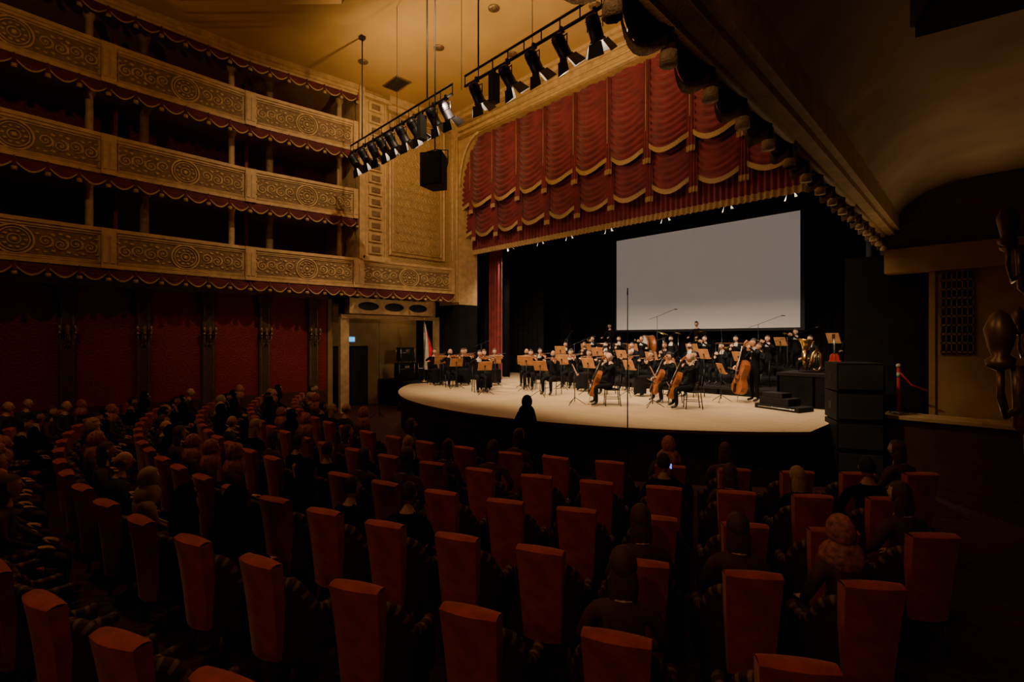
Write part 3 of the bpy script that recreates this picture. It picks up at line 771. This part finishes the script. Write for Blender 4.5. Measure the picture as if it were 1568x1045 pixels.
b=MB(); b.tube([(0,.11,1.265),(0,.2,1.262),(0,.5,1.25)],[.011,.007,.008],BRASS,8); b.tube([(0,.5,1.25),(0,.58,1.247),(0,.63,1.245),(0,.66,1.244)],[.009,.018,.035,.062],BRASS,16)
b.tube([(0,.2,1.262),(0,.19,1.2),(0,.24,1.17),(0,.44,1.17),(0,.49,1.2),(0,.46,1.25)],.008,BRASS,8)
for y in (.28,.32,.36): b.tube([(0,y,1.15),(0,y,1.28)],.011,CHROME,8)
IT=b.mesh('trumpet')
def ochair():
    b=MB()
    b.ell((0,0,.435),(.23,.22,.03),BLACKP,16,8)
    for s in (-1,1):
        b.tube([(s*.2,.19,0),(s*.2,.17,.42)],.013,BLACK); b.tube([(s*.2,-.22,0),(s*.19,-.17,.42),(s*.18,-.22,.85)],.013,BLACK)
        b.tube([(s*.2,.18,.2),(s*.2,-.2,.2)],.009,BLACK,6)
    def P(u,v): return (-.2+.4*u,-.19-.05*sin(pi*u)-.05*v,.58+.3*v)
    b.grid(P,8,4,BLACKP); b.grid(lambda u,v:(P(u,v)[0],P(u,v)[1]-.025,P(u,v)[2]),8,4,BLACKP)
    return b.mesh('orchestra_chair')
OC=ochair()
def mstand():
    b=MB()
    for a in range(3):
        q=a*2*pi/3+.5; b.tube([(0,0,.22),(.3*cos(q),.3*sin(q),.015)],.009,BLACK,6)
    b.tube([(0,0,.1),(0,0,1.0)],[.013,.010],BLACK)
    M=Matrix.Translation((0,0,1.0))@Matrix.Rotation(-.4,4,'X')
    b.box((-.23,-.008,-.15),(.23,.008,.17),DESK,M); b.box((-.23,-.05,-.165),(.23,.008,-.145),DESK,M)
    b.box((-.19,-.016,-.14),(-.005,-.01,.12),PAPER,M); b.box((.005,-.016,-.14),(.19,-.01,.12),PAPER,M)
    b.ell((0,.02,0),(.03,.03,.03),BLACK,8,6,M)
    return b.mesh('music_stand')
MS=mstand()
COND=V((-10,9.4))
def face(p,t): d=V(t)-V(p); return math.atan2(-d.x,d.y)
def musician(kind,x,y,z=0,t=None,stand=True,turn=0):
    a=face((x,y),t or COND)+turn
    name={'v':'violinist','c':'cellist','b':'bassist','w':'clarinettist','t':'trumpeter','p':'percussionist','r':'seated_musician'}[kind[0]]
    ins={'v':('violin',IV),'c':('cello',IC),'b':('double_bass',IB),'w':('clarinet',IW),'t':('trumpet',IT)}.get(kind[0])
    place(name,PM[kind],(x,y,SZ+z),a)
    if kind[0] not in 'bp': place('orchestra_chair',OC,(x,y,SZ+z),a)
    if ins: place(ins[0],ins[1],(x,y,SZ+z),a)
    if stand:
        dd=1.0 if kind[0] in 'cb' else .88
        off=V((-sin(a),cos(a)))*dd
        place('music_stand',MS,(x+off.x,y+off.y,SZ+z),a+RND.uniform(-.12,.12),(1,1,RND.uniform(.92,1.08)))
musician('v1',-12.9,10.9); musician('v2',-13.6,11.7,stand=False)
musician('v3',-15.1,11.3); musician('v2',-15.6,12.3,stand=False)
musician('v2',-16.4,11.5); musician('v1',-16.2,12.9,stand=False)
musician('v1',-12.4,12.9); musician('v2',-14.7,13.2); musician('v1',-13.8,14.9,stand=False); musician('v3',-13.4,13.7)
musician('v3',-10.7,12.2); musician('v1',-11.7,14.3); musician('v1',-9.6,13.6); musician('v2',-10.7,14.1,stand=False)
musician('c1',-7.8,11.3); musician('c2',-7.0,13.1,stand=False); musician('c1',-6.0,12.3)
musician('v2',-8.3,14.2); musician('v3',-9.7,15.2,stand=False); musician('v1',-12.4,15.2); musician('v1',-7.2,14.9)
musician('b1',-5.4,14.9)
for i,x in enumerate((-14.3,-13.1,-11.9,-10.7,-9.5,-8.3,-7.1,-5.9)): musician(['w1','w2','r1'][i%3],x+RND.uniform(-.15,.15),17.0,R1,t=(-10,8),stand=i%4!=1)
for i,x in enumerate((-13.8,-12.5,-11.2,-9.9,-8.7,-7.5,-6.2,-5.0)): musician(['t1','w1','t1','r1'][i%4],x+RND.uniform(-.15,.15),18.6,R2,t=(-10,6),stand=i%2==0)
for x in (-14.4,-9.9): musician('p1',x,20.7,R3,t=(x,10),stand=False)
musician('r1',-4.1,19.9,R3,t=(-8,10)); musician('t1',-5.8,20.0,R3,t=(-9,10))
def timpani():
    b=MB(); b.lathe([(.0,.25),(.12,.27),(.26,.38),(.34,.6),(.35,.8),(.365,.8),(.365,.84),(.35,.845),(0,.845)],(0,0,0),COPPER,24)
    b.lathe([(0,.85),(.34,.85)],(0,0,0),DRUMH,24)
    for a in range(6):
        q=a*pi/3; b.tube([(.37*cos(q),.37*sin(q),.82),(.37*cos(q),.37*sin(q),.45),(.2*cos(q),.2*sin(q),.2),(.3*cos(q),.3*sin(q),.0)],.014,CHROME,6)
    b.lathe([(.0,.16),(.22,.16),(.22,.2),(0,.2)],(0,0,0),BLACK,16)
    return b.mesh('timpani')
TP=timpani()
for x,y in ((-15.0,19.8),(-14.1,19.75),(-13.2,19.8)): place('timpani',TP,(x,y,SZ+R3))
def bassdrum():
    b=MB(); M=Matrix.Translation((0,0,.75))@Matrix.Rotation(pi/2,4,'Y')
    b.lathe([(0,-.21),(.46,-.21),(.48,-.2),(.48,-.15),(.46,-.15),(.46,.15),(.48,.15),(.48,.2),(.46,.21),(0,.21)],(0,0,0),VARN,28,M)
    b.lathe([(0,-.215),(.45,-.215)],(0,0,0),DRUMH,28,M); b.lathe([(0,.215),(.45,.215)],(0,0,0),DRUMH,28,M)
    for s in (-1,1): b.tube([(s*.2,-.4,0),(s*.2,0,.3),(s*.2,.4,0)],.016,CHROME)
    return b.mesh('bass_drum')
place('bass_drum',bassdrum(),(-11.9,20.1,SZ+R3),.9)
def cymbal():
    b=MB()
    for a in range(3):
        q=a*2*pi/3; b.tube([(0,0,.3),(.28*cos(q),.28*sin(q),.01)],.01,CHROME,6)
    b.tube([(0,0,.05),(0,0,1.3)],.011,CHROME); M=Matrix.Translation((0,0,1.3))@Matrix.Rotation(.35,4,'X')
    b.lathe([(0,.035),(.04,.03),(.06,.012),(.23,-.01),(.06,.006),(0,.02)],(0,0,0),BRASS,24,M)
    return b.mesh('cymbal_stand')
CY=cymbal()
for x,y in ((-11.0,19.8),(-10.6,20.4),(-9.2,19.7)): place('cymbal_stand',CY,(x,y,SZ+R3),x)
b=MB()
for i in range(25):
    x=-.8+i*.065; l=.5-.012*i; b.box((x,-l/2,.88),(x+.05,l/2,.9),VARN)
    b.tube([(x+.025,0,.86),(x+.025,0,.36+.015*i)],.018,BRASS,6)
for x in (-.82,.85):
    for y in (-.22,.22): b.tube([(x,y,0),(x,y*.8,.87)],.02,BLACK)
b.box((-.84,-.25,.84),(.87,-.22,.88),BLACK); b.box((-.84,.22,.84),(.87,.25,.88),BLACK)
place('xylophone',b,(-7.9,20.1,SZ+R3))
def tuba():
    b=MB()
    b.tube([(0,0,.1),(.12,0,.02),(.2,0,.15),(.2,0,.5),(.1,0,.62),(0,0,.5),(-.04,0,.3),(-.08,0,.12),(-.18,0,.1),(-.2,0,.3),(-.18,0,.6)],[.02,.03,.035,.04,.045,.045,.05,.055,.06,.07,.09],BRASS,12)
    b.tube([(-.18,0,.6),(-.17,0,.75),(-.165,0,.84),(-.16,0,.88)],[.09,.13,.19,.24],BRASS,20)
    for i in range(3): b.tube([(.02+i*.05,-.06,.25),(.02+i*.05,-.06,.5)],.018,CHROME,8)
    b.tube([(0,0,.1),(0,-.05,.3),(.05,-.12,.55)],[.012,.01,.008],BRASS)
    return b
def tstand(b):
    for a in range(3):
        q=a*2*pi/3; b.tube([(0,0,.12),(.24*cos(q),.24*sin(q),.0)],.01,BLACK,6)
b=tuba(); b.box((-.3,-.15,0),(.3,.15,.03),BLACK); place('tuba',b,(-4.0,15.2,SZ+.9),.6)
def guitar():
    b=MB(); tstand(b)
    pts=[]
    for i in range(28):
        a=2*pi*i/28; y=sin(a)*.25; x=cos(a)*(.19 if sin(a)<.2 else .15)*(1-.22*math.exp(-((y-.04)/.07)**2)); pts.append((x,y))
    M=Matrix.Translation((0,0,.38))@Matrix.Rotation(pi/2-.15,4,'X')
    b.prism(pts,-.03,.03,mat('guitar_red',(.5,.04,.03),.25),M); b.box((-.025,.2,.0),(.025,.68,.035),EBONY,M); b.box((-.04,.68,0),(.04,.84,.03),CHWOOD,M)
    b.box((-.035,-.12,.03),(.035,-.09,.045),CHROME,M)
    for k in range(6): b.tube([(-.015+k*.006,-.1,.048),(-.015+k*.006,.7,.042)],.0012,STRG,4,M)
    b.tube([(0,.03,.0),(0,.05,.3)],.012,BLACK)
    return b
place('electric_guitar',guitar(),(-3.45,15.0,SZ+.9),.5,(.85,.85,.85))
def sax():
    b=MB(); tstand(b)
    b.tube([(-.05,0,.95),(-.13,0,.98),(-.12,0,.9),(-.02,0,.25),(.03,0,.12),(.11,0,.12),(.15,0,.25),(.19,0,.42)],[.008,.012,.016,.035,.042,.045,.055,.09],BRASS,12)
    for i in range(7): b.ell((-.06+i*.011,-.035,.65-i*.07),(.018,.01,.018),CHROME,8,5)
    b.tube([(0,0,.1),(0,.03,.3)],.012,BLACK)
    return b
place('saxophone',sax(),(-3.15,15.5,SZ+.9),.4); 
b=MB(); b.box((-.6,-.3,0),(.6,.3,.12),BLACKP); b.box((-.5,-.25,.12),(.3,.25,.3),BLACKP); b.box((-.45,-.2,.3),(.1,.2,.42),BLACK); b.tube([(-.5,-.3,.06),(.5,-.3,.06)],.015,CHROME)
place('stage_box',b,(-4.3,13.8,SZ),-.3,bevel=.01)
def mic(h,boom):
    b=MB()
    for a in range(3):
        q=a*2*pi/3; b.tube([(0,0,.2),(.3*cos(q),.3*sin(q),.01)],.009,BLACK,6)
    b.tube([(0,0,.05),(0,0,h)],[.013,.009],BLACK)
    if boom: b.tube([(-.35,0,h-.12),(0,0,h),(.75,0,h+.3)],.007,BLACK,6); b.tube([(.75,0,h+.3),(.88,0,h+.3)],[.018,.014],BLACK)
    else: b.tube([(0,0,h),(0,0,h+.13)],[.014,.011],BLACK)
    return b.mesh('microphone_stand')
M1=mic(3.75,False);M2=mic(1.6,True)
place('microphone_stand',M1,(-5.3,8.2,0)); place('microphone_stand',mic(3.4,False),(-16.6,9.2,0))
place('microphone_stand',mic(2.2,True),(-10.2,17.9,SZ+R2),1)
for x,y,z,r in ((-15.6,13.3,0,1.2),(-12.4,15.4,0,.3),(-9.0,16.3,R1,.9),(-6.9,16.2,R1,2),(-5.0,16.4,R1,.5),(-13.5,16.3,R1,2),(-6.9,19.4,R3,.2)): place('microphone_stand',M2,(x,y,SZ+z),r)
b=MB(); b.lathe([(0,0),(.16,0),(.16,.03),(.03,.06)],(0,0,0),CHROME,16); b.tube([(0,0,.03),(0,0,.95)],.03,ROPE,10); b.ell((0,0,.99),(.045,.045,.045),WHITEP)
b.tube([(0,0,.88),(.2,.05,.6),(.45,.1,.5)],.018,ROPE); b.tube([(0,0,.75),(0,0,.85)],.033,WHITEP,10)
place('rope_barrier_post',b,(-1.82,12.85,1.36),0)
# ---------------------------------------------------------------- AUDIENCE CHAIRS
def tchair():
    b=MB()
    for x in (-.24,.24):
        b.tube([(x,.22,0),(x,.2,.3)],[.018,.03],CHWOOD); b.tube([(x*.9,-.27,0),(x*.9,-.22,.3)],[.018,.03],CHWOOD)
    b.box((-.28,-.26,.28),(.28,.27,.36),CHDARK)
    b.ell((0,.02,.40),(.27,.27,.07),CHRED,16,8,None,lambda d,p:V((max(-.26,min(.26,p.x*1.25)),max(-.25,min(.26,p.y*1.2)),p.z)))
    N=20
    def ang(u): return (-1+2*u)*math.radians(112)
    def top(u):
        a=abs(-1+2*u); return .66+.28*(1/(1+math.exp((a-.55)*14)))
    def pos(u,r,z):
        a=ang(u); y=-.30*cos(a)*r/.33
        if cos(a)<0: y=-.30*cos(a)*1.6*r/.33
        return (r*sin(a) if abs(a)<pi/2 else r*(1 if a>0 else -1), y-.02, z)
    b.grid(lambda u,v:pos(u,.345,.30+(top(u)-.30)*v),N,5,CHDARK)
    b.grid(lambda u,v:pos(u,.265,.30+(top(u)-.30)*v),N,5,CHDARK)
    b.tube([pos(i/56,.305,top(i/56)) for i in range(57)],.045,CHDARK,8,mats=[CHSTR,CHDARK,CHDARK])
    for u in (0,1): b.ell(pos(u,.30,.66),(.05,.05,.05),CHWOOD,8,6)
    def pad(u,v,off):
        w=.165+.04*v; x=(2*u-1)*w
        z=.34+.78*v+.012*(1-(2*u-1)**2)*v
        return (x,-.335-.06*v-.04*cos((u-.5)*pi)-(.03*v*v*v),z) if off else (x,-.235-.08*v,z)
    b.grid(lambda u,v:pad(u,v,1),10,8,CHRED); b.grid(lambda u,v:pad(u,v,0),10,8,CHRED)
    def lid(u,v):
        p=V(pad(u,1,1));q=V(pad(u,1,0)); r=p.lerp(q,v); r.z+=.018*sin(pi*v); return tuple(r)
    b.grid(lid,10,4,CHRED)
    for uu in (0,1): b.grid(lambda u,v:tuple(V(pad(uu,v,1)).lerp(V(pad(uu,v,0)),u)),3,8,CHRED)
    return b.mesh('theatre_chair')
TC=tchair()
var('a1','audience_man',REST,SUIT,SUIT,SK2,HB,'short',True)
var('a2','audience_man',REST,DRGN,SUIT,SK1,HGREY,'bald')
var('a3','audience_woman',REST,DRBR,DRBR,SK1,HBR,'long',female=True)
var('a4','audience_woman',REST,SUIT,SUIT,SK1,HG,'long',female=True)
var('a5','audience_woman',REST,SCBK,SCBK,SK1,SCBK,'scarf',female=True)
var('a6','audience_woman',REST,DRBR,DRBR,SK1,SCPK,'scarf',female=True)
var('a7','audience_woman',REST,SCCR,DRBR,SK1,SCCR,'scarf',female=True)
var('ap','audience_man',POSE_PH,SUIT,SUIT,SK2,HB,'short')
AN={'a1':'audience_man','a2':'audience_man','ap':'audience_man'}
FORCE=[((-1.43,4.8),'a6'),((-3.4,6.4),'a6'),((-2.2,7.0),'a4'),((-6.5,4.25),'a4'),((-2.9,5.3),'ap')]
PHM=MB(); PHM.box((-.075,-.004,-.04),(.075,.004,.04),BLACK); PHM.box((-.068,-.006,-.034),(.068,-.004,.034),PHONE); PHM=PHM.mesh('smartphone')
seats=[]
for k in range(10):
    r=12.1+1.06*k
    da=(.78 if k<4 else .92)/r
    a=-math.asin(min(.97,6.9/r))+(.5*da if k%2 else 0)
    while a<math.asin(min(.999,9.3/r)):
        x=CX+r*sin(a); y=17-r*cos(a)
        a+=da
        if x>-.75 or (x*x+y*y)<7.5 or x<-16.9: continue
        if -5.9<x<-4.7 and y>7.7 : continue
        if (V((x,y))-V((-6.6,6.7))).length<.55 : continue
        seats.append((x,y,k))
forced={}
for p,key in FORCE:
    j=min(range(len(seats)),key=lambda q:(V(seats[q][:2])-V(p)).length if q not in forced else 99); forced[j]=key
for j,(x,y,k) in enumerate(seats):
    rz=face((x,y),(CX,17))
    place('theatre_chair',TC,(x,y,0),rz+RND.uniform(-.07,.07))
    pr=.88 if x<-6.8 else (.75 if x<-5.0 else (.42 if k<4 else .2))
    if k>=5 and x>-3.5: pr=.0
    key=forced.get(j)
    if not key and RND.random()<pr: key=RND.choice(['a1','a1','a2','a2','a3','a3','a4','a5','a5','a6','a6','a7'] if x<-6.8 else ['a1','a5','a5','a3','a3'])
    if key:
        s=RND.uniform(.95,1.05); a=rz+RND.uniform(-.3,.3)
        place(AN.get(key,'audience_woman'),PM[key],(x,y,0),a,(s,s,s))
        if key=='ap':
            off=Matrix.Rotation(a,4,'Z')@V((.10,.44,1.17)); place('smartphone',PHM,(x+off.x*s,y+off.y*s,off.z*s),a)
b=person(POSE_S,SCBK,SCBK,SK1,SCBK,'scarf',female=True)
def cloak(u,v):
    a=2*pi*u; z=1.5-v*1.46; r=.16+.10*min(1,v*3)+.12*v*v
    return (r*cos(a)*(1.15+.05*sin(a*9)*v),r*sin(a)*(.85+.05*sin(a*9)*v),z)
b.grid(cloak,48,12,SCBK)
place('woman_in_abaya',b,(-6.6,6.75,0),.2)
# ---------------------------------------------------------------- unseen fixture added to carry the hall fill light
b=MB(); b.tube([(0,0,2.2),(0,0,0)],.03,BRASS); b.lathe([(0,-.5),(.15,-.4),(.25,-.2),(.12,0),(.2,.2),(.05,.4)],(0,0,0),BRASS,20)
for i in range(12):
    q=i*pi/6; c,s=cos(q),sin(q)
    b.tube([(.1*c,.1*s,-.2),(.5*c,.5*s,-.45),(.9*c,.9*s,-.3),(.95*c,.95*s,-.1)],.02,BRASS)
    b.ell((.95*c,.95*s,.02),(.06,.06,.1),DRUMH)
place('added_chandelier',b,(CX,-1,10.2))
def point(name,loc,e,col,r=.15):
    l=bpy.data.lights.new(name,'POINT'); l.energy=e; l.color=col; l.shadow_soft_size=r
    o=bpy.data.objects.new(name,l); bpy.context.scene.collection.objects.link(o); o.location=loc
point('hall_fill',(CX,-1,9.3),210,(1,.60,.30))  # added fill for hall, balconies and audience
for x in (-13.4,-9.6,-6.2): addspot('ceiling_fill',(x,TY+.2,TZZ+.35),(x-.6,TY+2.6,CEILZ),400,160,.9,(1,.68,.32),.05)  # upward fill added to brighten the ceiling
addspot('curtain_wash',(CX,7.3,8.7),(CX,14,9.2),230,125,.9,(1,.68,.50),.05)
addspot('box_wash',(-9.0,6.0,12.2),(-18,10.0,7),1500,92,1,(1,.72,.42),.1)
addspot('wall_wash',(-14.75,7.9,8.7),(-19.2,7.6,2.4),200,60,1,(1,.6,.4),.06)  # added fill for the lower left wall
addspot('side_fill',(-2.4,9.5,4.6),(-18.2,11.2,3.3),650,26,.8,(1,.80,.58),.06)  # unseen source added to lift the door section and flag
point('passage_fill',(-19.4,12.2,3.9),9,(1,.7,.35),.06)  # added fill to brighten the passage wall
b=MB()
for y in (-5.5,-2.5,.4): b.lathe([(.07,0),(.12,0),(.12,-.03),(.07,-.02)],(-.55,y,6.098),BRONZE,16)
place('added_soffit_rings',b)  # invented rings around the added fill spots
for y,t in ((-5.5,(-6,0,0)),(-2.5,(-4.5,3,0)),(.4,(-3,5,0))): addspot('foreground_fill',(-.55,y,6.05),t,58,110,1,(1,.55,.30),.06)  # fill added above the foreground chairs
addspot('soffit_fill',(-.8,12.7,1.5),(-1.2,8.5,6.1),110,110,1,(1,.70,.40),.05)  # added fill aimed up at the soffit, no fixture here
w=bpy.data.worlds.new('World'); bpy.context.scene.world=w; w.use_nodes=True
w.node_tree.nodes['Background'].inputs[0].default_value=(.02,.014,.01,1); w.node_tree.nodes['Background'].inputs[1].default_value=.3
# ---------------------------------------------------------------- CAMERA
cd=bpy.data.cameras.new('camera'); co=bpy.data.objects.new('camera',cd); bpy.context.scene.collection.objects.link(co)
co.location=(0,0,2.9); co.rotation_euler=(pi/2,0,math.radians(46)); cd.lens=17.43; cd.sensor_width=36; cd.shift_y=-3/1600; cd.clip_start=.05
bpy.context.scene.camera=co
